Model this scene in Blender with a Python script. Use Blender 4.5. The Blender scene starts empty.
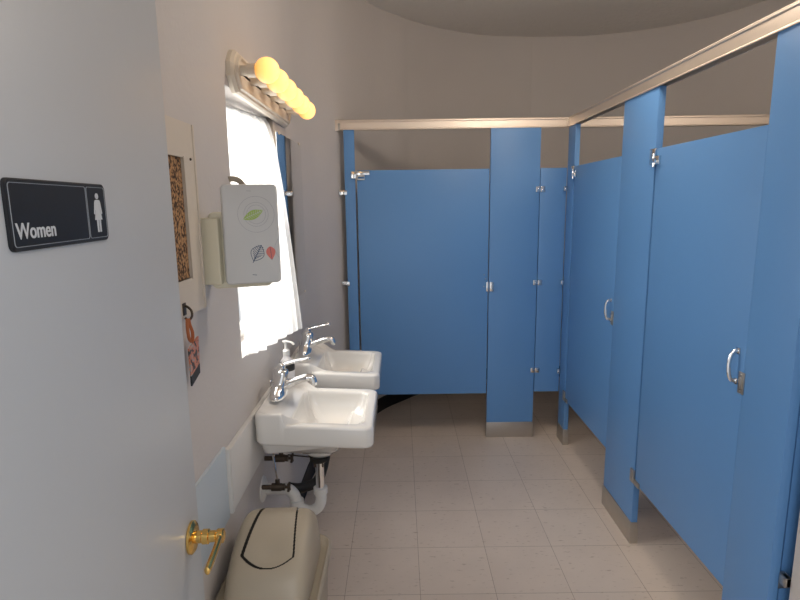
import bpy, bmesh, math, random
from mathutils import Vector, Matrix
random.seed(4)
sc = bpy.context.scene
COL = sc.collection
R = math.radians
PI = math.pi

# ------------------------------------------------------------------ materials
def mat(name, col, rough=.5, metal=0, bump=0, bscale=200, spec=.5, var=0, vscale=3, coat=0):
    m = bpy.data.materials.new(name); m.use_nodes = True
    nt = m.node_tree; b = nt.nodes['Principled BSDF']
    b.inputs['Base Color'].default_value = (*col, 1)
    b.inputs['Roughness'].default_value = rough
    b.inputs['Metallic'].default_value = metal
    b.inputs['Specular IOR Level'].default_value = spec
    b.inputs['Coat Weight'].default_value = coat
    tc = nt.nodes.new('ShaderNodeTexCoord')
    if var:
        n = nt.nodes.new('ShaderNodeTexNoise'); n.inputs['Scale'].default_value = vscale; n.inputs['Detail'].default_value = 4
        nt.links.new(tc.outputs['Object'], n.inputs['Vector'])
        mx = nt.nodes.new('ShaderNodeMix'); mx.data_type = 'RGBA'
        mx.inputs['A'].default_value = (*[c*(1-var) for c in col], 1)
        mx.inputs['B'].default_value = (*[min(1, c*(1+var)) for c in col], 1)
        nt.links.new(n.outputs['Fac'], mx.inputs['Factor']); nt.links.new(mx.outputs['Result'], b.inputs['Base Color'])
    if bump:
        n = nt.nodes.new('ShaderNodeTexNoise'); n.inputs['Scale'].default_value = bscale; n.inputs['Detail'].default_value = 5
        nt.links.new(tc.outputs['Object'], n.inputs['Vector'])
        bp = nt.nodes.new('ShaderNodeBump'); bp.inputs['Strength'].default_value = bump; bp.inputs['Distance'].default_value = .01
        nt.links.new(n.outputs['Fac'], bp.inputs['Height']); nt.links.new(bp.outputs['Normal'], b.inputs['Normal'])
    return m

M = dict(
 wall=mat('painted_plaster', (.60, .56, .53), .55, bump=.12, bscale=60, var=.02),
 ceiling=mat('stippled_ceiling', (.82, .78, .73), .9, bump=1, bscale=26),
 blue=mat('blue_laminate', (.122, .300, .61), .42, bump=.03, bscale=300, var=.03, vscale=2),
 blueedge=mat('blue_laminate_edge', (.05, .17, .40), .5),
 alu=mat('brushed_aluminium', (.80, .70, .60), .42, .85, bump=.03, bscale=90),
 steel=mat('stainless_shoe', (.52, .49, .45), .36, .9, bump=.05, bscale=60, var=.1, vscale=12),
 chrome=mat('polished_chrome', (.80, .80, .80), .10, 1),
 porcelain=mat('porcelain', (.80, .78, .74), .12, coat=.6, spec=.6),
 door=mat('painted_door', (.53, .55, .57), .42, bump=.05, bscale=25, var=.015),
 black=mat('black_vinyl', (.008, .008, .009), .5),
 brass=mat('polished_brass', (.85, .56, .18), .18, 1),
 white=mat('white_plastic', (.78, .77, .74), .35),
 pvc=mat('white_pvc', (.74, .72, .68), .3),
 iron=mat('dark_valve_metal', (.10, .075, .055), .4, .6),
 cream=mat('cream_plastic', (.74, .69, .53), .4),
 cover=mat('grey_white_cover', (.62, .62, .61), .35),
 beige=mat('beige_plastic', (.38, .325, .245), .42, bump=.03, bscale=150),
 dark=mat('dark_gap', (.012, .01, .008), .8),
 sign=mat('black_sign_plastic', (.005, .006, .009), .5),
 signwhite=mat('sign_lettering', (.62, .64, .66), .5),
 signgrey=mat('sign_border', (.28, .30, .32), .4),
 boardwood=mat('cream_painted_wood', (.66, .585, .49), .5, bump=.05, bscale=40, var=.04),
 fixture=mat('painted_fixture', (.74, .66, .54), .35),
 boardblue=mat('pale_blue_paint', (.52, .59, .64), .4),
 boardwhite=mat('white_board_paint', (.66, .64, .61), .4),
 green=mat('green_print', (.38, .55, .12), .5),
 navy=mat('navy_print', (.05, .09, .17), .5),
 coral=mat('coral_print', (.72, .20, .16), .5),
 greyline=mat('grey_print', (.38, .38, .42), .5),
 orange=mat('orange_strap', (.50, .16, .06), .6),
 grout=mat('label_black', (.02, .02, .02), .5),
 bluemark=mat('blue_marker', (.05, .17, .5), .3),
 valance=mat('white_header', (.78, .80, .80), .6),
)
# mirror
M['mirror'] = mat('silvered_glass', (.86, .87, .87), .01, 1)
# clear bottle plastic
M['bottle'] = mat('milky_bottle', (.72, .71, .72), .2)
# bulbs
mb_ = bpy.data.materials.new('lit_globe'); mb_.use_nodes = True
b = mb_.node_tree.nodes['Principled BSDF']; b.inputs['Base Color'].default_value = (.25, .22, .15, 1)
b.inputs['Emission Strength'].default_value = 2.0
nt = mb_.node_tree; tcb = nt.nodes.new('ShaderNodeTexCoord'); sx_ = nt.nodes.new('ShaderNodeSeparateXYZ'); rp = nt.nodes.new('ShaderNodeMapRange'); cb = nt.nodes.new('ShaderNodeValToRGB')
rp.inputs['From Min'].default_value = .086; rp.inputs['From Max'].default_value = .160
nt.links.new(tcb.outputs['Object'], sx_.inputs[0]); nt.links.new(sx_.outputs[0], rp.inputs[0]); nt.links.new(rp.outputs[0], cb.inputs[0])
cb.color_ramp.elements[0].color = (.45, .18, .03, 1); cb.color_ramp.elements[1].position = .8; cb.color_ramp.elements[1].color = (1, .53, .15, 1)
nt.links.new(cb.outputs[0], b.inputs['Emission Color'])
M['bulb'] = mb_
# window glass
g = bpy.data.materials.new('window_glass'); g.use_nodes = True; nt = g.node_tree
for n in list(nt.nodes):
    if n.type == 'BSDF_PRINCIPLED': nt.nodes.remove(n)
tr = nt.nodes.new('ShaderNodeBsdfTransparent'); gl = nt.nodes.new('ShaderNodeBsdfGlossy'); gl.inputs['Roughness'].default_value = .03
ms = nt.nodes.new('ShaderNodeMixShader'); ms.inputs[0].default_value = .07
nt.links.new(tr.outputs[0], ms.inputs[1]); nt.links.new(gl.outputs[0], ms.inputs[2]); nt.links.new(ms.outputs[0], nt.nodes['Material Output'].inputs[0])
M['glass'] = g
# sheer curtain
c = bpy.data.materials.new('sheer_cotton'); c.use_nodes = True; nt = c.node_tree
for n in list(nt.nodes):
    if n.type == 'BSDF_PRINCIPLED': nt.nodes.remove(n)
df = nt.nodes.new('ShaderNodeBsdfDiffuse'); df.inputs[0].default_value = (.86, .85, .83, 1)
tl = nt.nodes.new('ShaderNodeBsdfTranslucent'); tl.inputs[0].default_value = (.88, .87, .85, 1)
tp = nt.nodes.new('ShaderNodeBsdfTransparent'); tp.inputs[0].default_value = (1, 1, 1, 1)
m1 = nt.nodes.new('ShaderNodeMixShader'); m1.inputs[0].default_value = .55
m2 = nt.nodes.new('ShaderNodeMixShader'); m2.inputs[0].default_value = .30
nt.links.new(df.outputs[0], m1.inputs[1]); nt.links.new(tl.outputs[0], m1.inputs[2])
nt.links.new(m1.outputs[0], m2.inputs[1]); nt.links.new(tp.outputs[0], m2.inputs[2]); nt.links.new(m2.outputs[0], nt.nodes['Material Output'].inputs[0])
M['curtain'] = c
# floor tiles
f = bpy.data.materials.new('vinyl_tile'); f.use_nodes = True; nt = f.node_tree; N = nt.nodes; L = nt.links
b = N['Principled BSDF']; b.inputs['Roughness'].default_value = .38; b.inputs['Specular IOR Level'].default_value = .4
tc = N.new('ShaderNodeTexCoord'); mp = N.new('ShaderNodeMapping'); mp.inputs['Location'].default_value = (.2395, .1633, 0)
L.new(tc.outputs['Object'], mp.inputs[0])
br = N.new('ShaderNodeTexBrick'); br.offset = 0; br.inputs['Scale'].default_value = 1
br.inputs['Brick Width'].default_value = .3048; br.inputs['Row Height'].default_value = .3048
br.inputs['Mortar Size'].default_value = .0013; br.inputs['Mortar Smooth'].default_value = .3; br.inputs['Bias'].default_value = 0
br.inputs['Color1'].default_value = (.63, .53, .445, 1); br.inputs['Color2'].default_value = (.66, .56, .47, 1); br.inputs['Mortar'].default_value = (.33, .26, .20, 1)
L.new(mp.outputs[0], br.inputs['Vector'])
# streaky flecks stretched along x, like vinyl composition tile
m2p = N.new('ShaderNodeMapping'); m2p.inputs['Scale'].default_value = (28, 75, 1); L.new(tc.outputs['Object'], m2p.inputs[0])
nz = N.new('ShaderNodeTexNoise'); nz.inputs['Scale'].default_value = 1; nz.inputs['Detail'].default_value = 5; nz.inputs['Roughness'].default_value = .6
L.new(m2p.outputs[0], nz.inputs['Vector'])
cr = N.new('ShaderNodeValToRGB'); cr.color_ramp.elements[0].position = .30; cr.color_ramp.elements[0].color = (.68, .64, .6, 1)
cr.color_ramp.elements[1].position = .40; cr.color_ramp.elements[1].color = (1, 1, 1, 1); L.new(nz.outputs['Fac'], cr.inputs[0])
n3 = N.new('ShaderNodeTexNoise'); n3.inputs['Scale'].default_value = 5; n3.inputs['Detail'].default_value = 4; L.new(tc.outputs['Object'], n3.inputs['Vector'])
c3 = N.new('ShaderNodeValToRGB'); c3.color_ramp.elements[0].position = .3; c3.color_ramp.elements[0].color = (.93, .93, .93, 1); c3.color_ramp.elements[1].position = .7; c3.color_ramp.elements[1].color = (1, 1, 1, 1)
L.new(n3.outputs['Fac'], c3.inputs[0])
x1 = N.new('ShaderNodeMix'); x1.data_type = 'RGBA'; x1.blend_type = 'MULTIPLY'; x1.inputs['Factor'].default_value = 1
x2 = N.new('ShaderNodeMix'); x2.data_type = 'RGBA'; x2.blend_type = 'MULTIPLY'; x2.inputs['Factor'].default_value = 1
L.new(br.outputs['Color'], x1.inputs['A']); L.new(cr.outputs[0], x1.inputs['B']); L.new(x1.outputs['Result'], x2.inputs['A']); L.new(c3.outputs[0], x2.inputs['B'])
L.new(x2.outputs['Result'], b.inputs['Base Color'])
bp = N.new('ShaderNodeBump'); bp.inputs['Strength'].default_value = .15; bp.inputs['Distance'].default_value = .001; bp.invert = True
L.new(br.outputs['Fac'], bp.inputs['Height']); L.new(bp.outputs['Normal'], b.inputs['Normal'])
M['floor'] = f
# cork
f = bpy.data.materials.new('cork'); f.use_nodes = True; nt = f.node_tree; N = nt.nodes; L = nt.links
b = N['Principled BSDF']; b.inputs['Roughness'].default_value = .9
tc = N.new('ShaderNodeTexCoord'); nz = N.new('ShaderNodeTexNoise'); nz.inputs['Scale'].default_value = 130; nz.inputs['Detail'].default_value = 3
L.new(tc.outputs['Object'], nz.inputs['Vector'])
cr = N.new('ShaderNodeValToRGB'); e = cr.color_ramp.elements; e[0].position = .40; e[0].color = (.045, .02, .01, 1); e[1].position = .62; e[1].color = (.50, .28, .13, 1)
L.new(nz.outputs['Fac'], cr.inputs[0]); L.new(cr.outputs[0], b.inputs['Base Color']); M['cork'] = f
# patterned tag card
f = bpy.data.materials.new('printed_card'); f.use_nodes = True; nt = f.node_tree; N = nt.nodes; L = nt.links
b = N['Principled BSDF']; b.inputs['Roughness'].default_value = .4
tc = N.new('ShaderNodeTexCoord'); nz = N.new('ShaderNodeTexNoise'); nz.inputs['Scale'].default_value = 55; nz.inputs['Detail'].default_value = 2
L.new(tc.outputs['Object'], nz.inputs['Vector'])
cr = N.new('ShaderNodeValToRGB'); cr.color_ramp.interpolation = 'CONSTANT'; e = cr.color_ramp.elements
e[0].position = 0; e[0].color = (.05, .045, .04, 1); e[1].position = .44; e[1].color = (.60, .22, .13, 1)
k = e.new(.57); k.color = (.35, .36, .36, 1); k = e.new(.63); k.color = (.66, .30, .20, 1)
L.new(nz.outputs['Fac'], cr.inputs[0]); L.new(cr.outputs[0], b.inputs['Base Color']); M['card'] = f

# ------------------------------------------------------------------ mesh helpers
def V(*a): return Vector(a)
def box(bm, lo, hi, bev=0, mi=0, rot=None, seg=2):
    lo = Vector(lo); hi = Vector(hi); c = (lo+hi)/2; s = hi-lo
    r = bmesh.ops.create_cube(bm, size=1)
    vs = r['verts']
    for v in vs:
        v.co = Vector((v.co.x*s.x, v.co.y*s.y, v.co.z*s.z))
        if rot: v.co = rot @ v.co
        v.co += c
    fs = set(f for v in vs for f in v.link_faces)
    for f in fs: f.material_index = mi
    if bev:
        es = set(e for v in vs for e in v.link_edges)
        r = bmesh.ops.bevel(bm, geom=list(es), offset=bev, segments=seg, affect='EDGES', profile=.6)
        for f in r['faces']: f.material_index = mi
def skin_loops(bm, loops, cap0=True, cap1=True, mi=0, closed=True):
    rows = [[bm.verts.new(p) for p in l] for l in loops]
    n = len(rows[0]); fs = []
    for a, b in zip(rows, rows[1:]):
        for i in range(n if closed else n-1):
            j = (i+1) % n
            fs.append(bm.faces.new((a[i], a[j], b[j], b[i])))
    if cap0: fs.append(bm.faces.new(rows[0][::-1]))
    if cap1: fs.append(bm.faces.new(rows[-1]))
    for f in fs: f.material_index = mi
    return rows
def tube(bm, pts, rad, n=14, caps=True, mi=0):
    pts = [Vector(p) for p in pts]
    if not isinstance(rad, (list, tuple)): rad = [rad]*len(pts)
    loops = []; up = None
    for i, p in enumerate(pts):
        t = (pts[min(i+1, len(pts)-1)]-pts[max(i-1, 0)]).normalized()
        if up is None:
            up = Vector((0, 0, 1)) if abs(t.z) < .9 else Vector((1, 0, 0))
        a = t.cross(up)
        if a.length < 1e-4: a = t.orthogonal()
        a.normalize(); b2 = a.cross(t).normalized(); up = b2
        r = rad[i]; ra, rb = (r if isinstance(r, tuple) else (r, r))
        loops.append([p + a*math.cos(2*PI*k/n)*ra + b2*math.sin(2*PI*k/n)*rb for k in range(n)])
    skin_loops(bm, loops, caps, caps, mi)
def smooth_path(pts, k=6):
    pts = [Vector(p) for p in pts]; out = []
    for i in range(len(pts)-1):
        p0 = pts[max(i-1, 0)]; p1 = pts[i]; p2 = pts[i+1]; p3 = pts[min(i+2, len(pts)-1)]
        for j in range(k):
            t = j/k
            out.append(.5*((2*p1)+(p2-p0)*t+(2*p0-5*p1+4*p2-p3)*t*t+(3*p1-p0-3*p2+p3)*t**3))
    out.append(pts[-1]); return out
def lathe(bm, prof, c=(0, 0, 0), axis='z', n=28, mi=0):
    c = Vector(c); loops = []
    for r, h in prof:
        l = []
        for k in range(n):
            a = 2*PI*k/n; x, y = r*math.cos(a), r*math.sin(a)
            l.append(c + {'z': V(x, y, h), 'x': V(h, x, y), 'y': V(x, h, y), '-y': V(y, -h, x)}[axis])
        loops.append(l)
    skin_loops(bm, loops, True, True, mi)
def sph(bm, c, r, n=24, mi=0):
    rr = bmesh.ops.create_uvsphere(bm, u_segments=n, v_segments=n//2, radius=r)
    for v in rr['verts']: v.co += Vector(c)
    for f in set(f for v in rr['verts'] for f in v.link_faces): f.material_index = mi
def rrect(cx, cy, hx, hy, z, rad, n=8, fz=None):
    pts = []
    for q, (sx, sy) in enumerate(((1, 1), (-1, 1), (-1, -1), (1, -1))):
        for k in range(n+1):
            a = PI/2*q + PI/2*k/n
            x = cx + sx*(hx-rad) + rad*math.cos(a); y = cy + sy*(hy-rad) + rad*math.sin(a)
            pts.append(V(x, y, fz(x, y) if fz else z))
    return pts
def prism(bm, poly, d, mi=0):
    """poly: list of 3D points, extruded by vector d"""
    d = Vector(d); a = [Vector(p) for p in poly]
    skin_loops(bm, [a, [p+d for p in a]], True, True, mi)
def finish(bm, name, mats, parent=None, loc=None, flat=False, ang=32):
    bmesh.ops.remove_doubles(bm, verts=bm.verts, dist=1e-6)
    bmesh.ops.recalc_face_normals(bm, faces=bm.faces)
    if not flat:
        for f in bm.faces: f.smooth = True
        for e in bm.edges:
            if len(e.link_faces) == 2 and e.calc_face_angle(0) > R(ang): e.smooth = False
    me = bpy.data.meshes.new(name); bm.to_mesh(me); bm.free()
    for m in (mats if isinstance(mats, (list, tuple)) else [mats]): me.materials.append(M[m])
    o = bpy.data.objects.new(name, me); COL.objects.link(o)
    if parent: o.parent = parent
    if loc: o.location = loc
    return o
def B(): return bmesh.new()
def thing(name, label, cat, loc=(0, 0, 0), rz=0, group=None):
    o = bpy.data.objects.new(name, None); COL.objects.link(o); o.location = loc; o.rotation_euler = (0, 0, rz)
    o.empty_display_size = .1; tag(o, label, cat, group); return o
def tag(o, label, cat, group=None):
    o['label'] = label; o['category'] = cat
    if group: o['group'] = group
    return o
def struct(o): o['kind'] = 'structure'; return o
# parts are modelled in world coordinates; this shifts the mesh so the part sits under its thing
def part(bm, name, mats, root, **k):
    bmesh.ops.translate(bm, verts=bm.verts, vec=-Vector(root_world(root)))
    return finish(bm, name, mats, root, **k)
def root_world(o):
    v = Vector(o.location)
    while o.parent: o = o.parent; v += Vector(o.location)
    return v

# ------------------------------------------------------------------ room shell
CEIL = 2.87
XL = -.54
curve = smooth_path([(-.54, 2.4555, 0), (-.54, 2.60, 0), (-.538, 2.78, 0), (-.53, 2.98, 0), (-.485, 3.22, 0), (-.37, 3.49, 0), (-.25, 3.80, 0), (-.13, 4.03, 0), (.03, 4.22, 0), (.12, 4.32, 0), (.34, 4.50, 0), (.68, 4.68, 0), (1.1, 4.75, 0)], 8)
def offset_path(pts, d):
    out = []
    for i, p in enumerate(pts):
        t = (pts[min(i+1, len(pts)-1)]-pts[max(i-1, 0)]).normalized(); nrm = V(-t.y, t.x, 0)
        out.append(p+nrm*d)
    return out
# floor
bm = B(); box(bm, (-.75, -.6, -.1), (2.75, 5.0, 0)); struct(finish(bm, 'floor', 'floor', flat=True))
bm = B(); box(bm, (-.75, -.6, CEIL), (2.75, 5.0, CEIL+.1)); struct(finish(bm, 'ceiling', 'ceiling', flat=True))
# left wall with a window opening, running on into the rounded far corner
WY0, WY1, WZ0, WZ1 = 1.80, 2.455, 1.040, 1.925
bm = B()
def wquad(y0, y1, z0, z1): box(bm, (XL-.16, y0, z0), (XL, y1, z1))
wquad(.25, WY0, 0, CEIL); wquad(WY1, 2.46, 0, CEIL); wquad(WY0, WY1, 0, WZ0); wquad(WY0, WY1, WZ1, CEIL)
inn = curve; outp = offset_path(curve, .16)
prof = []
loops = []
for a, b2 in zip(inn, outp): loops.append([V(a.x, a.y, 0), V(a.x, a.y, CEIL), V(b2.x, b2.y, CEIL), V(b2.x, b2.y, 0)])
skin_loops(bm, loops)
struct(finish(bm, 'wall_left', 'wall', ang=25))
rc = [V(1.1, 4.75, 0)]+[V(1.35+1.25*math.sin(a*PI/56), 3.50+1.25*math.cos(a*PI/56), 0) for a in range(29)]
rco = offset_path(rc, .16)
bm = B(); skin_loops(bm, [[V(a.x, a.y, 0), V(a.x, a.y, CEIL), V(b2.x, b2.y, CEIL), V(b2.x, b2.y, 0)] for a, b2 in zip(rc, rco)])
struct(finish(bm, 'wall_back', 'wall', ang=25))
bm = B(); box(bm, (2.6, 1.37, 0), (2.75, 3.50, CEIL)); struct(finish(bm, 'wall_right', 'wall', flat=True))
bm = B(); box(bm, (1.08, .25, 0), (1.23, 1.37, CEIL)); box(bm, (1.23, 1.22, 0), (2.75, 1.37, CEIL)); struct(finish(bm, 'wall_near_right', 'wall', flat=True))
bm = B(); box(bm, (-.70, .10, 0), (-.42, .25, CEIL)); box(bm, (.90, .10, 0), (1.23, .25, CEIL)); box(bm, (-.42, .10, 2.06), (.90, .25, CEIL))
struct(finish(bm, 'wall_front', 'wall', flat=True))
bm = B()
box(bm, (.88, .09, 0), (.90, .26, 2.06)); box(bm, (-.42, .09, 2.04), (.90, .26, 2.06))
struct(finish(bm, 'trim_1', 'door', flat=True))
# black cove base
bm = B()
bc = curve
o2 = offset_path(bc, -.006); loops = []
for a, b2 in zip(bc, o2): loops.append([V(a.x, a.y, 0), V(a.x, a.y, .1), V(b2.x, b2.y, .1), V(b2.x, b2.y, .012), V(*(b2+(b2-a)*1.2).xy, 0)])
skin_loops(bm, loops)
box(bm, (XL, .26, 0), (XL+.006, 2.46, .1))
struct(finish(bm, 'baseboard_left', 'black'))
rb = offset_path(rc, -.006)
bm = B(); skin_loops(bm, [[V(a.x, a.y, 0), V(a.x, a.y, .1), V(b2.x, b2.y, .1), V(b2.x, b2.y, 0)] for a, b2 in zip(rc, rb)]); struct(finish(bm, 'baseboard_back', 'black'))
bm = B(); box(bm, (2.594, 1.38, 0), (2.6, 3.5, .1)); struct(finish(bm, 'baseboard_right', 'black', flat=True))

# window
bm = B()
t = .035; xo0, xo1 = XL-.13, XL-.085
box(bm, (xo0, WY0, WZ0), (xo1, WY0+t, WZ1), .003); box(bm, (xo0, WY1-t, WZ0), (xo1, WY1, WZ1), .003)
box(bm, (xo0, WY0, WZ0), (xo1, WY1, WZ0+t), .003); box(bm, (xo0, WY0, WZ1-t), (xo1, WY1, WZ1), .003)
box(bm, (xo0+.008, WY0+t, 1.49), (xo1-.005, WY1-t, 1.515), .002)
win = struct(finish(bm, 'window_1', 'white'))
bm = B(); box(bm, (XL-.112, WY0+t, WZ0+t), (XL-.108, WY1-t, WZ1-t)); finish(bm, 'pane', 'glass', win, flat=True)

# curtain + header
cu = thing('window_curtain', 'sheer white curtain over the window, its lower far corner billowing into the room', 'curtain', (XL, 2.12, 1.0))
bm = B(); nu, nv = 130, 50
rows = []
for j in range(nv+1):
    t = j/nv; row = []
    for i in range(nu+1):
        s = i/nu; y = 1.806 + s*.642
        z = 1.890 + .022*s*(1-t) - t*(.842 + .022*min(1, s/.25) + .030*s*s)
        x_near = XL-.090+.102*t**.45; x_far = XL-.028+.113*t**.6
        x = x_near+(x_far-x_near)*s
        fold = (.0055+.004*t)*math.sin(s*44+1.6*math.sin(s*7)+t*.9) + .0022*math.sin(s*97+t*2)
        x += fold*min(1, s*10)*(1-.25*s)
        row.append(bm.verts.new((x, y, z)))
    rows.append(row)
for a, b2 in zip(rows, rows[1:]):
    for i in range(nu): bm.faces.new((a[i], a[i+1], b2[i+1], b2[i]))
o = part(bm, 'fabric', 'curtain', cu, ang=80)
bm = B(); tube(bm, [(XL-.088, 1.802, 1.893), (XL-.032, 2.453, 1.915)], .006, 12)
part(bm, 'rod', 'white', cu)

# wall mirror beyond the curtain
mi_ = thing('wall_mirror', 'tall frameless mirror on the left wall between the curtain and the far stall', 'mirror', (XL, 2.76, 1.08))
mi_.location = (XL+.001, 2.475, 1.08)
bm = B(); box(bm, (XL+.005, 2.475, 1.085), (XL+.009, 3.04, 1.868)); part(bm, 'glass', 'mirror', mi_, flat=True)
bm = B()
box(bm, (XL, 2.471, 1.081), (XL+.004, 3.044, 1.872))
for y in (2.53, 2.985):
    for z in (1.078, 1.862): box(bm, (XL, y-.012, z), (XL+.012, y+.012, z+.012), .002)
part(bm, 'backing_clips', 'fixture', mi_); mi_.rotation_euler = (0, 0, -.0134)

# ------------------------------------------------------------------ vanity light
vl = thing('vanity_light', 'bar light with six glowing round globe bulbs above the window', 'light fixture', (XL, 2.28, 1.97))
def octa(y0, y1, z0, z1, c, x): return [V(x, y0, z0+c), V(x, y0+c*.55, z0+c*.35), V(x, y0+c, z0), V(x, y1-c, z0), V(x, y1-c*.55, z0+c*.35), V(x, y1, z0+c), V(x, y1, z1-c), V(x, y1-c*.55, z1-c*.35), V(x, y1-c, z1), V(x, y0+c, z1), V(x, y0+c*.55, z1-c*.35), V(x, y0, z1-c)]
bm = B()
st = [(0, XL), (0, XL+.014), (.005, XL+.024), (.012, XL+.026), (.015, XL+.034), (.023, XL+.036), (.027, XL+.028), (.036, XL+.028)]
skin_loops(bm, [octa(1.825+d, 2.72-d, 1.912+d, 2.045-d, .045-d*.3, x) for d, x in st])
part(bm, 'backplate', 'fixture', vl, ang=20)
for i in range(6):
    y = 1.868+.153*i
    bm = B(); lathe(bm, [(.016, XL+.028), (.016, XL+.056), (.0215, XL+.058), (.0215, XL+.084), (.015, XL+.086)], (0, y, 1.98), 'x', 24)
    sk = part(bm, 'socket', 'fixture', vl)
    bm = B(); sph(bm, (XL+.120, y, 1.98), .040, 32); part(bm, 'globe_bulb', 'bulb', vl)

# ------------------------------------------------------------------ entry door (open), local x runs along the leaf from hinge to latch
dphi = math.atan2(1.11-.25, -.4525+.3885)
door = bpy.data.objects.new('door_1', None); COL.objects.link(door); struct(door)
door.location = (-.3885, .25, 0); door.rotation_euler = (0, 0, dphi)
# local +y points to the wall side (-X), local -y to the camera side
DW = math.hypot(.86, .064)
bm = B(); box(bm, (0, 0, .012), (DW, .044, 2.035), .0015); finish(bm, 'leaf', 'door', door)
bm = B()
for z in (.25, 1.02, 1.8): lathe(bm, [(.007, z-.045), (.007, z+.045)], (-.006, .0, 0), 'z', 12)
finish(bm, 'hinges', 'brass', door)
lv = B(); lx, lz = DW-.060, .866
lathe(lv, [(.010, .0), (.034, .001), (.034, .006), (.029, .010), (.020, .012)], (lx, 0, lz), '-y', 36)
lathe(lv, [(.013, .010), (.013, .024), (.0155, .026), (.0155, .038), (.012, .040), (.012, .052), (.015, .056), (.015, .068), (.008, .071)], (lx, 0, lz), '-y', 28)
tube(lv, smooth_path([(lx+.006, -.062, lz), (lx-.02, -.063, lz+.001), (lx-.055, -.063, lz-.002), (lx-.09, -.062, lz-.006), (lx-.106, -.061, lz-.007)], 5),
     [(.007, .011)]*3+[(.006, .010)]*14+[(.0055, .009)]*3+[(.002, .004)], 14)
finish(lv, 'lever_handle', 'brass', door)
bm = B(); box(bm, (DW-.0005, .010, .81), (DW+.001, .034, .92)); box(bm, (DW, .016, .855), (DW+.010, .028, .877), .002); finish(bm, 'latch_plate', 'brass', door)

# restroom sign on the door
sg = thing('restroom_sign', 'black plastic sign reading Women with a white woman pictogram, on the open door', 'sign', (-.3885, .25, 0), dphi)
s0, s1, z0, z1 = .331, .561, 1.5055, 1.584
def rr_xz(x0, x1, a, b2, r, y, n=6):
    return [V(p.x, y, p.y) for p in rrect((x0+x1)/2, (a+b2)/2, (x1-x0)/2, (b2-a)/2, 0, r, n)]
bm = B(); skin_loops(bm, [rr_xz(s0, s1, z0, z1, .008, 0), rr_xz(s0, s1, z0, z1, .008, -.003), rr_xz(s0+.0015, s1-.0015, z0+.0015, z1-.0015, .007, -.004)])
finish(bm, 'plate', 'sign', sg, ang=20)
bm = B()
def ring(bm, o1, o2, y, d=.0006):
    a = rr_xz(*o1, y); b2 = rr_xz(*o2, y)
    rows = [[bm.verts.new(p) for p in l] for l in (a, b2, [p+V(0, -d, 0) for p in b2], [p+V(0, -d, 0) for p in a])]
    n = len(a)
    for k in range(4):
        p, q_ = rows[k], rows[(k+1) % 4]
        for i in range(n): bm.faces.new((p[i], p[(i+1) % n], q_[(i+1) % n], q_[i]))
dv = s1-.058
ring(bm, (s0+.0045, dv-.001, z0+.0045, z1-.0045, .004), (s0+.0053, dv-.0018, z0+.0053, z1-.0053, .0035), -.004)
ring(bm, (dv+.001, s1-.0045, z0+.0045, z1-.0045, .004), (dv+.0018, s1-.0053, z0+.0053, z1-.0053, .0035), -.004)
finish(bm, 'border', 'signgrey', sg, flat=True)
cu_t = bpy.data.curves.new('txt', 'FONT'); cu_t.body = 'Women'; cu_t.size = .0232; cu_t.extrude = .0003; cu_t.offset = .0003; cu_t.space_character = 1.0
to = bpy.data.objects.new('txt', cu_t); COL.objects.link(to)
bpy.context.view_layer.update()
me = bpy.data.meshes.new_from_object(to.evaluated_get(bpy.context.evaluated_depsgraph_get())); COL.objects.unlink(to); bpy.data.objects.remove(to)
xs = [v.co.x for v in me.vertices]; w = max(xs)-min(xs); mn = min(xs)
for v in me.vertices: v.co = V(s0+.0095+(v.co.x-mn)*.078/w, -.0043-v.co.z, z0+.0135+v.co.y*1.06)
me.materials.clear(); me.materials.append(M['signwhite'])
o = bpy.data.objects.new('lettering', me); COL.objects.link(o); o.parent = sg
bm = B(); cx = (dv+s1)/2+.001; cz = (z0+z1)/2
def P2(pts): prism(bm, [V(cx+x*1.25, -.0040, cz+z) for x, z in pts], (0, -.0006, 0))
P2([(.0036*math.cos(a*PI/8), .0225+.0040*math.sin(a*PI/8)) for a in range(16)])
half = [(.0025, .0175), (.0055, .0165), (.0068, .0135), (.0095, -.0015), (.0080, -.0025), (.0058, .0060), (.0052, .003), (.0085, -.0100), (.0045, -.0100), (.0042, -.0270), (.0012, -.0270), (.0009, -.0100)]
P2(half + [(-x, z) for x, z in half[::-1]])
finish(bm, 'pictogram', 'signwhite', sg, flat=True)

# ------------------------------------------------------------------ bulletin board, hook and hanging tag
bb = thing('bulletin_board', 'cream framed cork board on the left wall, half hidden by the open door', 'board', (XL, 1.3, 1.27))
y0, y1, z0, z1 = 1.10, 1.452, 1.285, 1.755
cy0, cy1, cz0, cz1 = 1.19, 1.372, 1.375, 1.669
bm = B(); xf = XL+.016
for lo, hi in (((y0, z0), (y1, cz0)), ((y0, cz1), (y1, z1)), ((y0, cz0), (cy0, cz1)), ((cy1, cz0), (y1, cz1))):
    box(bm, (XL, lo[0], lo[1]), (xf, hi[0], hi[1]))
box(bm, (XL, y1-.010, z0), (xf+.003, y1, z1), .001)
box(bm, (xf-.001, cy1, cz0-.004), (xf+.002, cy1+.005, cz1+.004), .0005)
part(bm, 'frame', 'boardwood', bb)
bm = B(); box(bm, (XL+.002, cy0, cz0), (XL+.010, cy1, cz1)); part(bm, 'cork_panel', 'cork', bb, flat=True)
bm = B(); sph(bm, (xf+.001, 1.418, 1.668), .0035, 12); part(bm, 'nail', 'iron', bb)
bm = B()
tube(bm, smooth_path([(XL+.014, 1.303, 1.312), (XL+.022, 1.303, 1.314), (XL+.034, 1.301, 1.304), (XL+.036, 1.298, 1.290), (XL+.028, 1.296, 1.281), (XL+.020, 1.296, 1.287)], 5), .0030, 10)
box(bm, (XL+.016, 1.294, 1.292), (XL+.019, 1.312, 1.322), .001)
part(bm, 'hook', 'iron', bb)
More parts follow.
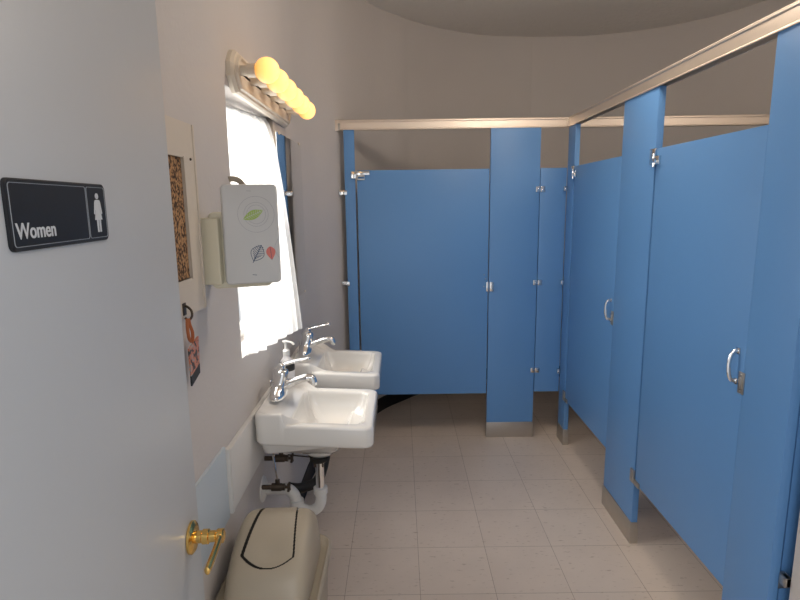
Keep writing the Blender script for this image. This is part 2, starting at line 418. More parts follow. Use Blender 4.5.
kt = thing('hanging_pass', 'orange printed hanging tag on a strap, dangling from the cork board hook', 'tag', (XL+.03, 1.298, 1.29))
bm = B(); tube(bm, smooth_path([(XL+.029, 1.286, 1.287), (XL+.030, 1.280, 1.265), (XL+.027, 1.293, 1.235), (XL+.026, 1.310, 1.222), (XL+.026, 1.316, 1.228), (XL+.032, 1.303, 1.250), (XL+.032, 1.290, 1.272), (XL+.031, 1.288, 1.287)], 5), [(.0012, .0042)]*36, 8)
part(bm, 'strap', 'orange', kt)
bm = B(); prism(bm, [V(XL+.024, 1.286, 1.212), V(XL+.024, 1.351, 1.228), V(XL+.024, 1.346, 1.160), V(XL+.024, 1.286, 1.143)], (.004, 0, 0))
prism(bm, [V(XL+.024, 1.286, 1.143), V(XL+.024, 1.346, 1.160), V(XL+.024, 1.344, 1.135), V(XL+.024, 1.286, 1.118)], (.004, 0, 0), 1)
part(bm, 'card', ['card', 'grout'], kt, flat=True)

# ------------------------------------------------------------------ dispenser on wall (cover facing the entry)
dp = thing('paper_towel_dispenser', 'white dispenser with leaf prints mounted on the wall beside the window', 'dispenser', (XL, 1.53, 1.33))
# frame: origin lower-left of cover front; e1 along width, e2 = outward normal (towards camera)
A = V(-.470, 1.470, 1.340); e1 = V(.158, .056, 0).normalized(); e2 = V(e1.y, -e1.x, 0); W = .147; H = .268
def L3(u, v, n=0): return A + e1*u + V(0, 0, v) + e2*n
def rr_l(u0, u1, v0, v1, r, n, k=6): return [L3(p.x, p.y, n) for p in rrect((u0+u1)/2, (v0+v1)/2, (u1-u0)/2, (v1-v0)/2, 0, r, k)]
bm = B()
skin_loops(bm, [rr_l(0, W, 0, H, .012, -.035), rr_l(0, W, 0, H, .012, -.004), rr_l(.002, W-.002, .002, H-.002, .011, -.001), rr_l(.005, W-.005, .005, H-.005, .009, 0)], mi=0)
def line(pts, w, mi, n=.0003):
    for a, b2 in zip(pts, pts[1:]):
        a = Vector(a); b2 = Vector(b2); d = (b2-a)
        if d.length < 1e-6: continue
        d.normalize(); q_ = Vector((-d.y, d.x))*w/2; a = a-d*w*.3; b2 = b2+d*w*.3
        f_ = bm.faces.new([bm.verts.new(L3(p.x, p.y, n)) for p in (a+q_, b2+q_, b2-q_, a-q_)]); f_.material_index = mi
def circ(cu_, cv, r, mi, w=.0007): line([(cu_+r*math.cos(k*PI/24), cv+r*math.sin(k*PI/24)) for k in range(49)], w, mi)
for r in (.048, .032, .025): circ(.088, .188, r, 4)
line([(W-.003, .150-k*.004) for k in range(2)], .001, 4)
line([(W-.004-.010*math.sin(k*PI/12), .12-.05*k/12) for k in range(13)], .0008, 4)
def leaf(c, ang, ln, wd, mi, vein=None, shape=1.0):
    c = Vector(c); d = Vector((math.cos(ang), math.sin(ang))); q_ = Vector((-d.y, d.x)); pts = []
    n = 12
    for s in (1, -1):
        for k in range(n+1):
            t = k/n if s == 1 else 1-k/n
            if s == -1 and k in (0,): continue
            if s == -1 and k == n: continue
            wv = math.sin(PI*t**shape)*wd/2
            pts.append(c + d*(t-.5)*ln + q_*s*wv)
    return pts, c, d, q_
def fill(pts, mi, n): f_ = bm.faces.new([bm.verts.new(L3(p.x, p.y, n)) for p in pts]); f_.material_index = mi
pts, c_, d_, q_ = leaf((.080, .187), R(24), .060, .024, 1); fill(pts, 1, .0004)
line([c_-d_*.030, c_+d_*.028], .0012, 0, .0006)
for k in range(-3, 4): line([c_+d_*k*.006, c_+d_*(k*.006+.006)+q_*.008], .0008, 0, .0006); line([c_+d_*k*.006, c_+d_*(k*.006+.006)-q_*.008], .0008, 0, .0006)
pts, c_, d_, q_ = leaf((.086, .083), R(62), .048, .036, 2); line(pts+[pts[0]], .0016, 2); line([c_-d_*.028, c_+d_*.024], .002, 2)
for k in range(-4, 4):
    w_ = .015*math.cos(k*.36)
    line([c_+d_*k*.005, c_+d_*(k*.005+.006)+q_*w_], .0014, 2); line([c_+d_*k*.005, c_+d_*(k*.005+.006)-q_*w_], .0014, 2)
pts, c_, d_, q_ = leaf((.122, .082), R(-84), .038, .025, 3, shape=.75); fill(pts, 3, .0004)
line([c_-d_*.017, c_+d_*.019], .0010, 2, .0006)
line([(.070, .025), (.081, .0235)], .0015, 2); line([(.066, .2505), (.078, .250)], .001, 4)
part(bm, 'cover', ['cover', 'green', 'navy', 'coral', 'greyline'], dp, ang=40)
bm = B()
skin_loops(bm, [rr_l(-.036, W-.02, -.013, .195, .016, -.062), rr_l(-.036, W-.02, -.013, .195, .016, -.038), rr_l(-.033, W-.023, -.010, .192, .014, -.035)])
box(bm, (XL, 1.475, 1.34), (XL+.055, 1.56, 1.52), .006)
part(bm, 'back_housing', 'cream', dp)
bm = B()
arc = [L3(.035+.030*math.sin(a), H-.012+.030*math.cos(a)-.002, -.045) for a in [R(-20+12*k) for k in range(10)]]
tube(bm, arc, [(.006, .008)]*10, 10)
part(bm, 'latch_arm', 'beige', dp)

# ------------------------------------------------------------------ wall boards below
wb = thing('wall_backing_board', 'white painted board fixed to the wall behind the sinks', 'board', (XL, 2.2, .62))
bm = B(); box(bm, (XL, 1.560, .622), (XL+.018, 2.86, .822), .002); part(bm, 'board', 'boardwhite', wb)
bm = B(); box(bm, (XL, 1.542, .622), (XL+.020, 1.560, .832), .003); box(bm, (XL+.02, 1.547, .625), (XL+.023, 1.554, .829), .002); part(bm, 'end_trim', 'boardwhite', wb)
bm = B(); box(bm, (XL, .95, .612), (XL+.010, 1.541, .842), .002)
tag(finish(bm, 'wall_panel', 'boardblue'), 'pale blue panel low on the wall behind the open door and brass handle', 'panel')

# ------------------------------------------------------------------ sinks
def make_sink(Y, label):
    s = thing('wall_sink', label, 'sink', (XL, Y, 0), group=None)
    X0 = XL+.026; X1 = -.100; hy = .207
    DZ, RZ = .843, .802            # deck and rim heights
    def fz(x, y):
        t = (x-(X0+.098))/.012; t = min(1, max(0, t)); t = t*t*(3-2*t)
        slope = (x-X0-.1)*.045
        return DZ*(1-t)+(RZ-max(0, slope))*t
    cx = (X0+X1)/2; hx = (X1-X0)/2
    def outer(ins, dz, rad, hxx=0, cxx=0, flat=None):
        return rrect(cx+cxx, Y, hx-ins+hxx, hy-ins, 0, rad, 12, (lambda x, y: fz(x, y)+dz) if flat is None else (lambda x, y: flat))
    def dens(l):   # refine straight runs so the deck step follows along the sides
        out = []
        for a, b2 in zip(l, l[1:]+l[:1]):
            out.append(a); d = (b2-a).length
            if len(out) % 1 == 0 and (l.index(a)+1) % 13 == 0:
                for i in range(1, 50): out.append(a.lerp(b2, i/50))
        return out
    def mk(ins, dz, rad, flat=None, hxx=0, cxx=0, lowfn=None):
        l = dens(rrect(cx+cxx, Y, hx-ins+hxx, hy-ins, 0, rad, 12))
        for p in l:
            p.z = flat if flat is not None else (lowfn(p.x, p.y) if lowfn else fz(p.x, p.y)+dz)
        return l
    bm = B()
    low = lambda x, y: .732-.020*(x-X0)/.41
    loops = []
    # under-body, bottom up
    loops.append(mk(.150, 0, .03, flat=.630, cxx=-.03))
    loops.append(mk(.115, 0, .04, flat=.642, cxx=-.02))
    loops.append(mk(.065, 0, .04, flat=.672, hxx=-.03, cxx=-.03))
    loops.append(mk(.026, 0, .03, lowfn=lambda x, y: .684+.030*(x-X0)/.33, hxx=-.04, cxx=-.04))
    loops.append(mk(.020, 0, .03, lowfn=lambda x, y: .689+.028*(x-X0)/.33, hxx=-.04, cxx=-.04))
    loops.append(mk(.014, 0, .03, lowfn=lambda x, y: low(x, y)-.006, hxx=-.035, cxx=-.035))
    loops.append(mk(.012, 0, .035, lowfn=lambda x, y: low(x, y)-.004))
    loops.append(mk(.003, 0, .034, lowfn=lambda x, y: low(x, y)+.001))
    loops.append(mk(0, 0, .034, lowfn=lambda x, y: low(x, y)+.010))
    for d, i in ((-.012, 0), (-.005, .0018), (-.0012, .0055), (0, .011)): loops.append(mk(i, d, .034-i*.3))
    # basin: rounded rectangle opening set toward the front
    bx, by = (X0+.110+X1-.032)/2, Y; bhx, bhy = (X1-.032-X0-.110)/2, hy-.034
    def bas(ins, z, rad):
        l = rrect(bx, by, bhx-ins, bhy-ins, z, rad, 12)
        o_ = []
        for a, b2 in zip(l, l[1:]+l[:1]):
            o_.append(a)
            if (b2-a).length > .02 and True:
                pass
        return o_
    def bas_match(ins, dz, rad, flat=None, kk=0):
        # same vertex count as mk(): blend from outline to basin
        src = mk(.011, 0, .031); out = []
        for p in src:
            u = (p.x-cx)/(hx-.011); v = (p.y-Y)/(hy-.011)
            hX = bhx*(1-kk) if kk else bhx-ins; hY = bhy*(1-kk) if kk else bhy-ins; rad = min(rad, .9*min(hX, hY))
            x = bx+u*hX; y = by+v*hY
            # corner rounding
            ax = hX-rad; ay = hY-rad; dx = abs(x-bx)-ax; dy = abs(y-by)-ay
            if dx > 0 and dy > 0:
                r = math.hypot(dx, dy); m = max(dx, dy)
                k = m/r if r > 0 else 1
                dx *= k; dy *= k
                x = bx+math.copysign(ax+dx, x-bx); y = by+math.copysign(ay+dy, y-by)
            out.append(V(x, y, (fz(x, y)+dz) if flat is None else flat))
        return out
    rim = fz(bx, by)
    loops.append(bas_match(0, 0, .035)); loops.append(bas_match(.003, -.0015, .035)); loops.append(bas_match(.006, -.005, .035))
    for k in range(1, 22):
        ph = PI/2*k/21; k2 = .045+.875*(1-math.cos(ph))**1.15; dz = .005+.125*math.sin(ph)
        loops.append(bas_match(0, 0, .035+.03*math.sin(ph), flat=rim-dz, kk=k2))
    skin_loops(bm, loops)
    part(bm, 'basin', 'porcelain', s, ang=60)
    # raised shelf at the back right: low bracket body against the wall
    bm = B()
    lathe(bm, [(.085, .66), (.070, .625), (.050, .604), (.036, .600)], (XL+.222, Y, 0), 'z', 28)
    part(bm, 'underside_boss', 'porcelain', s)
    bm = B(); lathe(bm, [(.024, rim-.133), (.024, rim-.129), (.016, rim-.1285)], (bx, by, 0), 'z', 24); part(bm, 'drain', 'chrome', s)
    # faucet
    fx, fz0 = XL+.074, DZ-.001
    fa = bpy.data.objects.new('faucet', None)
    bm = B()
    def oval(h, sx, sy): return [V(fx+max(0, h-.03)*.22+sx*math.cos(2*PI*k/32), Y+math.copysign(abs(math.sin(2*PI*k/32))**.8, math.sin(2*PI*k/32))*sy, fz0+h*.92) for k in range(32)]
    skin_loops(bm, [oval(0, .030, .080), oval(.008, .031, .081), oval(.018, .028, .076), oval(.030, .026, .060), oval(.042, .026, .040), oval(.054, .025, .030), oval(.078, .026, .028), oval(.096, .025, .026), oval(.106, .019, .019), oval(.110, .009, .009)])
    fo = part(bm, 'faucet', 'chrome', s, ang=65)
    bm = B(); tube(bm, smooth_path([(fx+.010, Y, fz0+0.0306), (fx+.040, Y, fz0+0.0450), (fx+.080, Y, fz0+0.0594), (fx+.112, Y, fz0+0.0666), (fx+.128, Y, fz0+0.0630), (fx+.134, Y, fz0+0.0468)], 5), [(.021, .018)]*6+[(.018, .015)]*10+[(.015, .013)]*10, 16)
    lathe(bm, [(.010, fz0+0.0360), (.0115, fz0+0.0378), (.0115, fz0+0.0504)], (fx+.134, Y, 0), 'z', 18)
    o = part(bm, 'spout', 'chrome', s, ang=50); o.parent = fo
    bm = B(); tube(bm, smooth_path([(fx+.004, Y, fz0+0.0850), (fx+.002, Y, fz0+0.0990), (fx+.020, Y, fz0+0.1152), (fx+.050, Y, fz0+0.1260), (fx+.090, Y, fz0+0.1350), (fx+.112, Y, fz0+0.1395)], 5), [(.018, .020)]*5+[(.019, .015)]*6+[(.012, .007)]*10+[(.014, .006)]*5, 14)
    sph(bm, (fx+.116, Y, fz0+0.1391), .008, 12)
    o = part(bm, 'lever', 'chrome', s, ang=50); o.parent = fo
    bm = B(); lathe(bm, [(.008, fz0+0.0900), (.009, fz0+0.0918), (.006, fz0+0.0954)], (fx+.018, Y, 0), 'z', 12); o = part(bm, 'blue_dot', 'bluemark', s); o.parent = fo  # small blue disc on the faucet body
    bm = B(); tube(bm, [(fx-.030, Y, fz0), (fx-.031, Y, fz0+0.0495)], .0025, 8); sph(bm, (fx-.031, Y, fz0+0.0522), .0055, 12)
    o = part(bm, 'lift_rod', 'chrome', s); o.parent = fo
    return s
def make_plumbing(s, Y):
    X = XL+.222
    bm = B(); lathe(bm, [(.036, .606), (.036, .594), (.030, .588)], (X, Y, 0), 'z', 28); part(bm, 'drain_gasket', 'dark', s)
    bm = B(); lathe(bm, [(.0165, .590), (.0165, .455)], (X, Y, 0), 'z', 20); part(bm, 'tailpiece', 'chrome', s)
    bm = B()
    lathe(bm, [(.020, .480), (.027, .478), (.027, .455), (.023, .450)], (X, Y, 0), 'z', 24)
    tube(bm, smooth_path([(X, Y, .456), (X, Y, .425), (X-.012, Y, .395), (X-.045, Y, .378), (X-.080, Y, .392), (X-.094, Y, .420), (X-.104, Y, .450), (X-.128, Y, .472), (X-.165, Y, .474), (XL+.004, Y, .474)], 6), .0215, 20)
    lathe(bm, [(.022, -.014), (.027, -.012), (.027, .012), (.022, .014)], (X-.094, Y, .415), 'z', 24)
    part(bm, 'drain_trap', 'pvc', s, ang=50)
    bm = B(); lathe(bm, [(.050, XL), (.048, XL+.004), (.030, XL+.013)], (0, Y, .474), 'x', 28); part(bm, 'wall_flange', 'pvc', s)
    for dy, z, br in ((-.03, .497, 0), (.05, .575, 1)):
        y = Y+dy
        bm = B()
        lathe(bm, [(.009, XL), (.009, XL+.04), (.015, XL+.042), (.015, XL+.078), (.013, XL+.080), (.013, XL+.092), (.006, XL+.093), (.006, XL+.104)], (0, y, z), 'x', 16)
        for a in range(4):
            box(bm, (XL+.104, y-.006, z-.006), (XL+.110, y+.006, z+.006), .002)
        tube(bm, [(XL+.107, y-.016, z-.010), (XL+.107, y+.016, z+.010)], (.005), 10); tube(bm, [(XL+.107, y-.010, z+.016), (XL+.107, y+.010, z-.016)], (.005), 10)
        lathe(bm, [(.009, z+.012), (.009, z+.030), (.006, z+.032)], (XL+.065, y, 0), 'z', 14)
        vo = part(bm, 'shutoff_valve', 'iron', s)
        bm = B(); tube(bm, smooth_path([(XL+.065, y, z+.03), (XL+.060, y, z+.06), (XL+.050, y+.01*(-1)**br, .64), (XL+.052, y, .70)], 5), .0045, 10)
        part(bm, 'supply_tube', 'chrome', s)
    bm = B(); tube(bm, [(XL+.09, Y+.06, .584), (X-.01, Y, .600)], .003, 8); box(bm, (X-.022, Y-.012, .565), (X+.016, Y+.012, .588), .002); part(bm, 'pop_up_linkage', 'iron', s)
s1_ = make_sink(1.995, 'nearer white wall-hung sink with chrome faucet, white drain trap below')
make_plumbing(s1_, 1.96)
s2_ = make_sink(2.60, 'farther white wall-hung sink with chrome faucet, next to the blue stall')
bm = B(); tube(bm, smooth_path([(XL+.20, 2.60, .61), (XL+.20, 2.59, .56), (XL+.18, 2.53, .43), (XL+.14, 2.45, .26), (XL+.06, 2.43, .22), (XL, 2.43, .22)], 6), .024, 18)
part(bm, 'insulated_drain_pipe', 'black', s2_)

# soap pump bottle on the far end of the nearer deck
sp = thing('soap_pump_bottle', 'soap bottle with white pump and black label standing behind the nearer faucet', 'soap bottle', (XL+.055, 2.172, 0.8420))
bm = B(); lathe(bm, [(.022, 0.8420), (.030, 0.8450), (.031, 0.8750), (.031, 0.9070), (.028, 0.9180), (.024, 0.9280), (.014, 0.9400), (.012, 0.9510)], (XL+.070, 2.172, 0), 'z', 28); part(bm, 'bottle', 'bottle', sp)
bm = B(); lathe(bm, [(.031, 0.8850), (.0318, 0.8870), (.0318, 0.9070), (.0285, 0.9190), (.024, 0.9240)], (XL+.070, 2.172, 0), 'z', 28); part(bm, 'label_band', 'grout', sp)
bm = B(); c0 = (XL+.070, 2.172, 0)
lathe(bm, [(.014, 0.9470), (.014, 0.9670), (.010, 0.9710), (.0055, 0.9720), (.0055, 0.9970), (.010, 0.9990), (.010, 1.0070), (.004, 1.0100)], c0, 'z', 20)
tube(bm, [(XL+.057, 2.172, 1.0040), (XL+.074, 2.172, 1.0050), (XL+.097, 2.161, 1.0030), (XL+.106, 2.159, 0.9950)], [(.006, .004)]*4, 10)
part(bm, 'pump', 'white', sp)

# ------------------------------------------------------------------ waste bin
CX, CYb = -.383, 1.475
tb = thing('waste_bin', 'beige swing-top plastic waste bin on the floor beside the left wall', 'bin', (CX, CYb, 0))
bm = B()
rz = .468
lo = [(.118, .165, .0, .04), (.124, .172, .008, .045), (.128, .177, .2, .05), (.136, .187, rz-.05, .055), (.138, .189, rz-.03, .055), (.147, .200, rz-.028, .06), (.149, .202, rz-.012, .06), (.147, .200, rz, .06), (.141, .194, rz+.004, .06), (.136, .189, rz+.001, .055), (.130, .183, rz-.004, .05)]
skin_loops(bm, [rrect(CX, CYb, a, b2, z, r, 10) for a, b2, z, r in lo])
part(bm, 'container', 'beige', tb, ang=50)
prof = smooth_path([V(1.300, rz-.002, 0), V(1.318, .505, 0), (1.352, .548, 0), (1.40, .580, 0), (1.455, .604, 0), (1.51, .618, 0), (1.555, .621, 0), (1.60, .606, 0), (1.632, .570, 0), (1.645, .510, 0), (1.65, rz-.002, 0)], 9)
prof = [(p.x, p.y) for p in prof]
# resample by arc length
cum = [0]
for a, b2 in zip(prof, prof[1:]): cum.append(cum[-1]+math.hypot(b2[0]-a[0], b2[1]-a[1]))
TOT = cum[-1]
def pf(t):
    s = t*TOT
    for i in range(len(cum)-1):
        if cum[i+1] >= s:
            k = (s-cum[i])/(cum[i+1]-cum[i]); return (prof[i][0]+(prof[i+1][0]-prof[i][0])*k, prof[i][1]+(prof[i+1][1]-prof[i][1])*k)
    return prof[-1]
hxl = .118; NE = 6
NU, NV = 240, 300
def S(a, t, off=0):
    ca, sa = math.cos(a), math.sin(a)
    u = math.copysign(abs(ca)**(2/NE), ca); s_ = abs(sa)**(2/NE)
    py, pz = pf(t)
    return V(CX+(hxl+off)*u, 1.475+(py-1.475)*s_, rz-.002+(pz-rz+.002)*s_ + off)
# flap outline in (u, arc length): rounded bottom edge, straight top
def sd(u, t):
    x = u*hxl; s = t*TOT
    sb = .118+.034*min(1.2, abs(x)/.074)**2.2     # bottom edge arc
    d1 = abs(x+.002)-(.074 - .012*max(0, (s-.16))/.12)
    d2 = sb-s; d3 = s-.395
    return max(d1, d2, d3)
hood = B(); flap = B(); inner = B()
ths = []
for i in range(NU+1): # concentrate samples where u varies
    w_ = i/NU; ths.append(PI*w_)
def uval(i):
    return math.cos(ths[i])
def grid(bm_, cond, off=0):
    vv = {}
    def gv(i, j):
        if (i, j) not in vv:
            # even u over the top, superellipse rounding near the edges
            k = i/NU*2-1
            if abs(k) < .8: u = k/.8*.93; 
            else: u = math.copysign(.93+.07*(1-(1-(abs(k)-.8)/.2)**2), k)
            s_ = max(0, 1-abs(u)**NE)**(1/NE)
            py, pz = pf(j/NV)
            nrm_off = off
            vv[i, j] = bm_.verts.new((CX+hxl*u, 1.475+(py-1.475)*(s_*.985+.015)*(1+nrm_off*4), rz-.002+(pz-rz+.002)*(s_)+nrm_off))
        return vv[i, j]
    for i in range(NU):
        for j in range(NV):
            k = (i+.5)/NU*2-1
            u = k/.8*.93 if abs(k) < .8 else math.copysign(1, k)
            if cond(sd(u, (j+.5)/NV), u): bm_.faces.new((gv(i, j), gv(i+1, j), gv(i+1, j+1), gv(i, j+1)))
grid(hood, lambda d, u: d > .0024)
grid(flap, lambda d, u: d < (-.0030 if u > 0 else -.0030-.0045*min(1, -u*2.2)), .001)
grid(inner, lambda d, u: abs(d) < .016, -.010)  # near-black strip under the slot, shade of the gap put into colour
# shallow push dimple in the flap
for v in flap.verts:
    dx = (v.co.x-(CX+.005))/.050; dy = (v.co.y-1.405)/.038; r2 = dx*dx+dy*dy
    v.co.z -= .008*math.exp(-r2*1.4)
part(hood, 'lid', 'beige', tb, ang=60); part(flap, 'swing_flap', 'beige', tb, ang=70); part(inner, 'flap_gap_shade', 'dark', tb, ang=60)

# ------------------------------------------------------------------ toilet partitions
TH = .028
def chip(bm, lo, hi, ax='y'):
    box(bm, lo, hi, .0015)
def screws(bm, pts, ax, r=.004, d=.002):
    for p in pts:
        if ax == 'y': lathe(bm, [(r, 0), (r, d), (r*.5, d*1.4)], p, '-y', 10)
        else: lathe(bm, [(r, 0), (r, -d), (r*.5, -d*1.4)], p, 'x', 10)
YF = 3.47; XR = 1.04; PT = 2.0; DT = 1.757; DB = .307
def far_bracket(root, x0, x1, z0, z1, split=True, name='bracket'):
    bm = B(); y = YF-.007; xm = (x0+x1)/2
    if split:
        box(bm, (x0, y, z0), (xm-.002, YF, z1), .002); box(bm, (xm+.002, y, z0), (x1, YF, z1), .002); box(bm, (x0+.004, y+.003, z0+.008), (x1-.004, YF, z1-.008))
        screws(bm, [(x0+(x1-x0)*.22, y, (z0+z1)/2), (x0+(x1-x0)*.78, y, (z0+z1)/2)], 'y')
    else:
        box(bm, (x0, y, z0), (x1, YF, z1), .002); screws(bm, [(x0+(x1-x0)*.25, y, (z0+z1)/2), (x0+(x1-x0)*.75, y, (z0+z1)/2)], 'y')
    return part(bm, name, 'chrome', root)
def far_panel_thing(name, label, cat, x0, x1, z0, z1, shoe=False, yo=0):
    t = thing(name, label, cat, ((x0+x1)/2, YF+TH/2, 0 if shoe else z0))
    bm = B(); box(bm, (x0, YF+yo, z0 if not shoe else .02), (x1, YF+TH+yo, z1), .002); part(bm, 'panel', 'blue', t)
    if shoe:
        bm = B(); box(bm, (x0-.003, YF-.004, 0), (x1+.003, YF+TH+.004, .105), .002); part(bm, 'floor_shoe', 'steel', t)
    return t
# far row
p1 = far_panel_thing('pilaster', 'narrow blue pilaster at the left end of the far partition, against the wall', 'partition post', -.336, -.271, .02, PT, True)
far_bracket(p1, -.374, -.323, 1.610, 1.637, False); far_bracket(p1, -.374, -.323, 1.038, 1.066, False)
d0 = far_panel_thing('toilet_stall_door', 'wide blue stall door in the far partition facing the entrance', 'stall door', -.259, .560, DB, DT)
bm = B(); box(bm, (-.296, YF-.012, 1.708), (-.262, YF, 1.752), .003); box(bm, (-.262, YF-.010, 1.728), (-.180, YF, 1.752), .003)
screws(bm, [(-.20, YF-.010, 1.74), (-.235, YF-.010, 1.74)], 'y'); part(bm, 'top_hinge', 'chrome', d0)
bm = B(); tube(bm, [(-.255, YF-.010, 1.702), (-.213, YF-.010, 1.702), (-.213, YF-.010, 1.722), (-.255, YF-.010, 1.722), (-.255, YF-.010, 1.702)], .0045, 8); part(bm, 'stop_loop', 'white', d0)
bm = B(); box(bm, (.548, YF-.012, .992), (.566, YF, 1.052), .002); box(bm, (.541, YF-.005, 1.07), (.547, YF, 1.076)); sph(bm, (.535, YF, 1.098), .005, 10); sph(bm, (.535, YF, 1.022), .005, 10); part(bm, 'latch', 'chrome', d0)
p2 = far_panel_thing('pilaster', 'broad blue pilaster in the middle of the far partition, standing on a steel shoe', 'partition post', .566, .872, .02, PT, True)
bm = B(); box(bm, (.570, YF-.012, .992), (.596, YF, 1.052), .002); screws(bm, [(.583, YF-.012, 1.01), (.583, YF-.012, 1.035)], 'y'); part(bm, 'latch_keeper', 'chrome', p2)
pp = far_panel_thing('partition_panel', 'narrow fixed blue panel filling the gap right of the broad far pilaster', 'partition panel', .876, 1.0385, DB+.008, DT)
for z in (1.612, 1.028, .448): far_bracket(pp, .848, .905, z, z+.033)
bm = B()
for z in (1.616, 1.032, .448):
    box(bm, (1.018, YF-.03, z), (1.036, YF, z+.028), .002); screws(bm, [(1.026, YF-.03, z+.014)], 'y')
part(bm, 'corner_brackets', 'chrome', pp)

# right row (face at X = XR, looking at -X)
def r_thing(name, label, cat, y0, y1, z0, z1, shoe=False):
    t = thing(name, label, cat, (XR+TH/2, (y0+y1)/2, 0 if shoe else z0))
    bm = B(); box(bm, (XR, y0, .02 if shoe else z0), (XR+TH, y1, z1), .0008); part(bm, 'panel', 'blue', t)
    if shoe:
        bm = B(); box(bm, (XR-.004, y0-.004, 0), (XR+TH+.004, y1+.004, .105), .002)
        screws(bm, [(XR-.004, y0+.03, .06)], 'x'); screws(bm, [(XR+TH*.5, y0-.004, .06)], 'y'); part(bm, 'floor_shoe', 'steel', t)
    return t
def r_hinges(t, y0, z_top, z_bot, ):
    # y0: gap position between door latch edge and the pilaster
    bm = B(); box(bm, (XR-.012, y0-.050, z_top-.066), (XR, y0-.008, z_top-.030), .003); box(bm, (XR-.008, y0-.006, z_top-.062), (XR, y0+.040, z_top+.002), .003)
    lathe(bm, [(.007, z_top-.072), (.007, z_top-.020)], (XR-.010, y0-.008, 0), 'z', 14)
    box(bm, (XR-.026, y0-.040, z_top-.058), (XR-.010, y0-.022, z_top-.040), .004)
    part(bm, 'top_hinge', 'chrome', t)
    bm = B(); box(bm, (XR-.008, y0-.055, z_bot-.005), (XR, y0-.004, z_bot+.018), .002); box(bm, (XR-.010, y0-.004, z_bot-.005), (XR, y0+.030, z_bot+.055), .002)
    part(bm, 'bottom_hinge', 'steel', t)
def r_handle(t, yp, zp, yl, zl):
    bm = B()
    tube(bm, smooth_path([(XR+.002, yp, zp+.048), (XR-.014, yp, zp+.046), (XR-.024, yp, zp+.028), (XR-.027, yp, zp), (XR-.024, yp, zp-.028), (XR-.014, yp, zp-.046), (XR+.002, yp, zp-.048)], 5), [(.0045, .0065)]*31, 12)
    box(bm, (XR-.004, yp-.009, zp+.038), (XR, yp+.009, zp+.058), .002); box(bm, (XR-.004, yp-.009, zp-.058), (XR, yp+.009, zp-.038), .002)
    part(bm, 'pull_handle', 'chrome', t)
    bm = B(); box(bm, (XR-.003, yl-.014, zl-.034), (XR, yl+.014, zl+.034), .001); box(bm, (XR-.008, yl-.004, zl-.016), (XR, yl+.004, zl+.016), .002)
    screws(bm, [(XR-.003, yl, zl+.026), (XR-.003, yl, zl-.026)], 'x', .003); part(bm, 'latch_plate', 'steel', t)
pc = r_thing('pilaster', 'slim blue corner pilaster where the far and right partitions meet', 'partition post', 3.335, 3.466, .02, PT, True)
da = r_thing('toilet_stall_door', 'blue door of the farther right-hand stall, next to the partition corner', 'stall door', 2.6326, 3.325, DB, DT)
r_hinges(da, 3.330, DT, DB); r_handle(da, 2.662, 1.022, 2.634+.004, .985)
pm = r_thing('pilaster', 'blue pilaster between the two right-hand stall doors, on a steel shoe', 'partition post', 2.290, 2.632, .02, PT, True)
db = r_thing('toilet_stall_door', 'blue door of the nearer right-hand stall, closest to the camera', 'stall door', 1.6006, 2.276, DB, DT)
r_hinges(db, 2.283, DT, DB); r_handle(db, 1.634, 1.044, 1.6025+.004, .998)
bpy.data.objects[db.children[-1].name].location.y += .0
pn = r_thing('pilaster', 'nearest blue pilaster at the right edge of the picture, beside the white wall', 'partition post', 1.400, 1.600, .02, PT, True)
bm = B(); box(bm, (XR+TH, 1.371, .478), (XR+TH+.018, 1.405, .506), .002); box(bm, (XR+TH-.004, 1.371, .478), (XR+TH+.014, 1.396, .506), .002); part(bm, 'bracket', 'steel', pn)
# dividers between stalls
def divider(label, y, x0=XR+TH+.012, x1=2.586):
    t = thing('stall_divider', label, 'partition panel', ((x0+x1)/2, y, .305))
    bm = B(); box(bm, (x0, y, .305), (x1, y+TH, DT), .002); part(bm, 'panel', 'blue', t)
    bm = B()
    bm.free()
    for z in (.45, 1.03, 1.62):
        for a, b2 in ((x1-.02, x1+.012), (x0-.012, x0+.02)):
            bm = B(); box(bm, (a, y-.006, z), (b2, y+TH+.006, z+.03), .002); part(bm, 'bracket', 'chrome', t)
    return t
divider('blue divider panel at the near end of the right-hand stalls, seen past the nearest pilaster', 1.411)
divider('blue divider panel inside, between the two right-hand stalls', 2.45)
divider('blue divider panel inside, closing the far side of the farther right-hand stall', YF, x0=1.085, x1=2.575)
# head rails
def rail_profile(a):   # cross section, a in 0..: (depth offset, z)
    return [(-.006, 1.998), (-.006, 2.002), (-.002, 2.006), (-.002, 2.042), (-.006, 2.046), (-.006, 2.053), (0, 2.058), (TH, 2.058), (TH+.006, 2.053), (TH+.006, 1.998), (TH+.001, 1.998), (TH+.001, 2.03), (-.001, 2.03), (-.001, 1.998)]
bm = B(); pr_ = rail_profile(0)
skin_loops(bm, [[V(x, YF+d, z) for d, z in pr_] for x in (-.372, 2.590)])
tr_ = thing('head_rail', 'aluminium head rail running across the top of the far partition', 'rail', (1.0, YF, PT))
part(bm, 'rail', 'alu', tr_)
bm = B(); box(bm, (-.385, YF-.012, 1.992), (-.366, YF+TH+.010, 2.056), .002); part(bm, 'wall_bracket', 'alu', tr_)
bm = B(); sph(bm, (-.360, YF-.010, 2.03), .008, 12); box(bm, (-.368, YF-.010, 2.0), (-.354, YF-.004, 2.035), .003); part(bm, 'screw', 'steel', tr_)
bm = B()
skin_loops(bm, [[V(XR+d, y, z) for d, z in pr_] for y in (1.372, YF-.008)])
tr2 = thing('head_rail', 'aluminium head rail running over the right-hand stall doors toward the camera', 'rail', (XR, 2.4, PT))
part(bm, 'rail', 'alu', tr2)
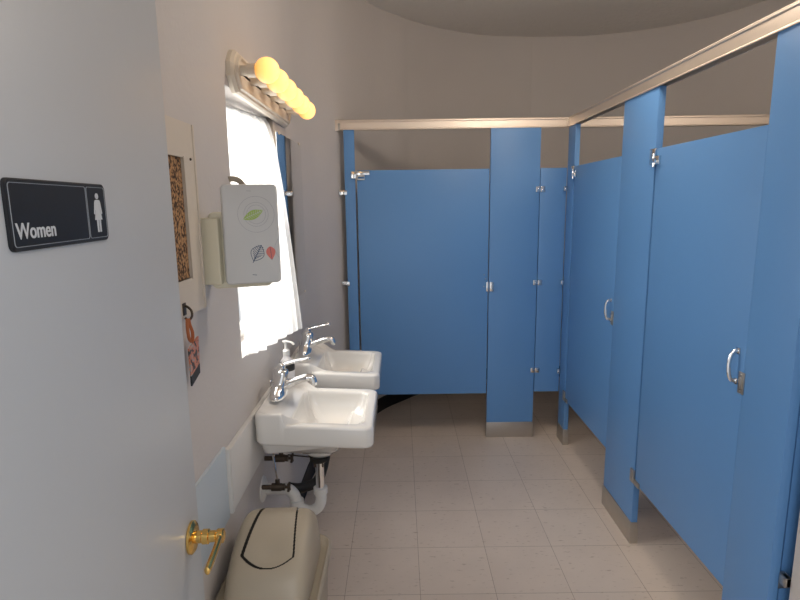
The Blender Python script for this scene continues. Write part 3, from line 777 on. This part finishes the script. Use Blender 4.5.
bm = B(); box(bm, (XR-.016, YF-.016, 2.000), (XR-.002, YF-.008, 2.050), .002); sph(bm, (XR-.010, YF-.018, 2.03), .006, 12); part(bm, 'corner_clip', 'alu', tr2)

GROUPS = {'wall_sink': 'wall-hung sinks along the left wall', 'toilet_stall_door': 'blue doors of the toilet stalls', 'pilaster': 'blue pilasters holding the stall doors',
          'stall_divider': 'blue divider panels between the stalls', 'head_rail': 'aluminium head rails on top of the partitions'}
for o in list(COL.objects):
    k = o.name.split('.')[0]
    if o.parent is None and k in GROUPS: o['group'] = GROUPS[k]

# ------------------------------------------------------------------ lights
def area(name, loc, size, sy, energy, col, direction):
    l = bpy.data.lights.new(name, 'AREA'); l.shape = 'RECTANGLE'; l.size = size; l.size_y = sy; l.energy = energy; l.color = col
    o = bpy.data.objects.new(name, l); COL.objects.link(o); o.location = loc
    o.rotation_euler = Vector(direction).to_track_quat('-Z', 'Y').to_euler(); return o
area('daylight_outside_window', (XL-.75, 2.12, 2.05), 1.2, .8, 90, (1, .975, .94), (1, 0, -.65))
area('hallway_ceiling_lamp', (.1, -.9, 2.5), 1.2, .8, 16, (.98, .98, 1), (.15, .75, -.8))
pl = bpy.data.lights.new('room_fill_light', 'POINT'); pl.energy = 18; pl.color = (1, .86, .72); pl.shadow_soft_size = .12  # added warm fill, no fixture: raises the ambient level of the room
po = bpy.data.objects.new('room_fill_light', pl); COL.objects.link(po); po.location = (.75, 2.1, 2.45)
pl2 = bpy.data.lights.new('stall_fill_light', 'POINT'); pl2.energy = 9; pl2.color = (1, .86, .72); pl2.shadow_soft_size = .12  # second added fill, out of view: brightens back wall and ceiling
po2 = bpy.data.objects.new('stall_fill_light', pl2); COL.objects.link(po2); po2.location = (2.1, 2.3, 2.5)
w = bpy.data.worlds.new('world'); sc.world = w; w.use_nodes = True
w.node_tree.nodes['Background'].inputs[0].default_value = (.93, .96, 1, 1); w.node_tree.nodes['Background'].inputs[1].default_value = .8

# ------------------------------------------------------------------ camera
cd = bpy.data.cameras.new('camera'); cam = bpy.data.objects.new('camera', cd); COL.objects.link(cam); sc.camera = cam
fpx, pi_, ya, ro, hh = 548.346, .173846, -.000906, -.0130114, 1.5515
F = V(math.sin(ya)*math.cos(pi_), math.cos(ya)*math.cos(pi_), -math.sin(pi_))
Rt = V(math.cos(ya), -math.sin(ya), 0); U = Rt.cross(F)
R2 = math.cos(ro)*Rt+math.sin(ro)*U; U2 = -math.sin(ro)*Rt+math.cos(ro)*U
mx = Matrix((R2, U2, -F)).transposed().to_4x4(); mx.translation = (0, 0, hh); cam.matrix_world = mx
cd.sensor_fit = 'HORIZONTAL'; cd.sensor_width = 36; cd.lens = fpx*36/800; cd.clip_start = .02
sc.view_settings.view_transform = 'Standard'; sc.view_settings.look = 'None'; sc.view_settings.exposure = .15; sc.view_settings.gamma = 1; sc.view_settings.use_curve_mapping = False
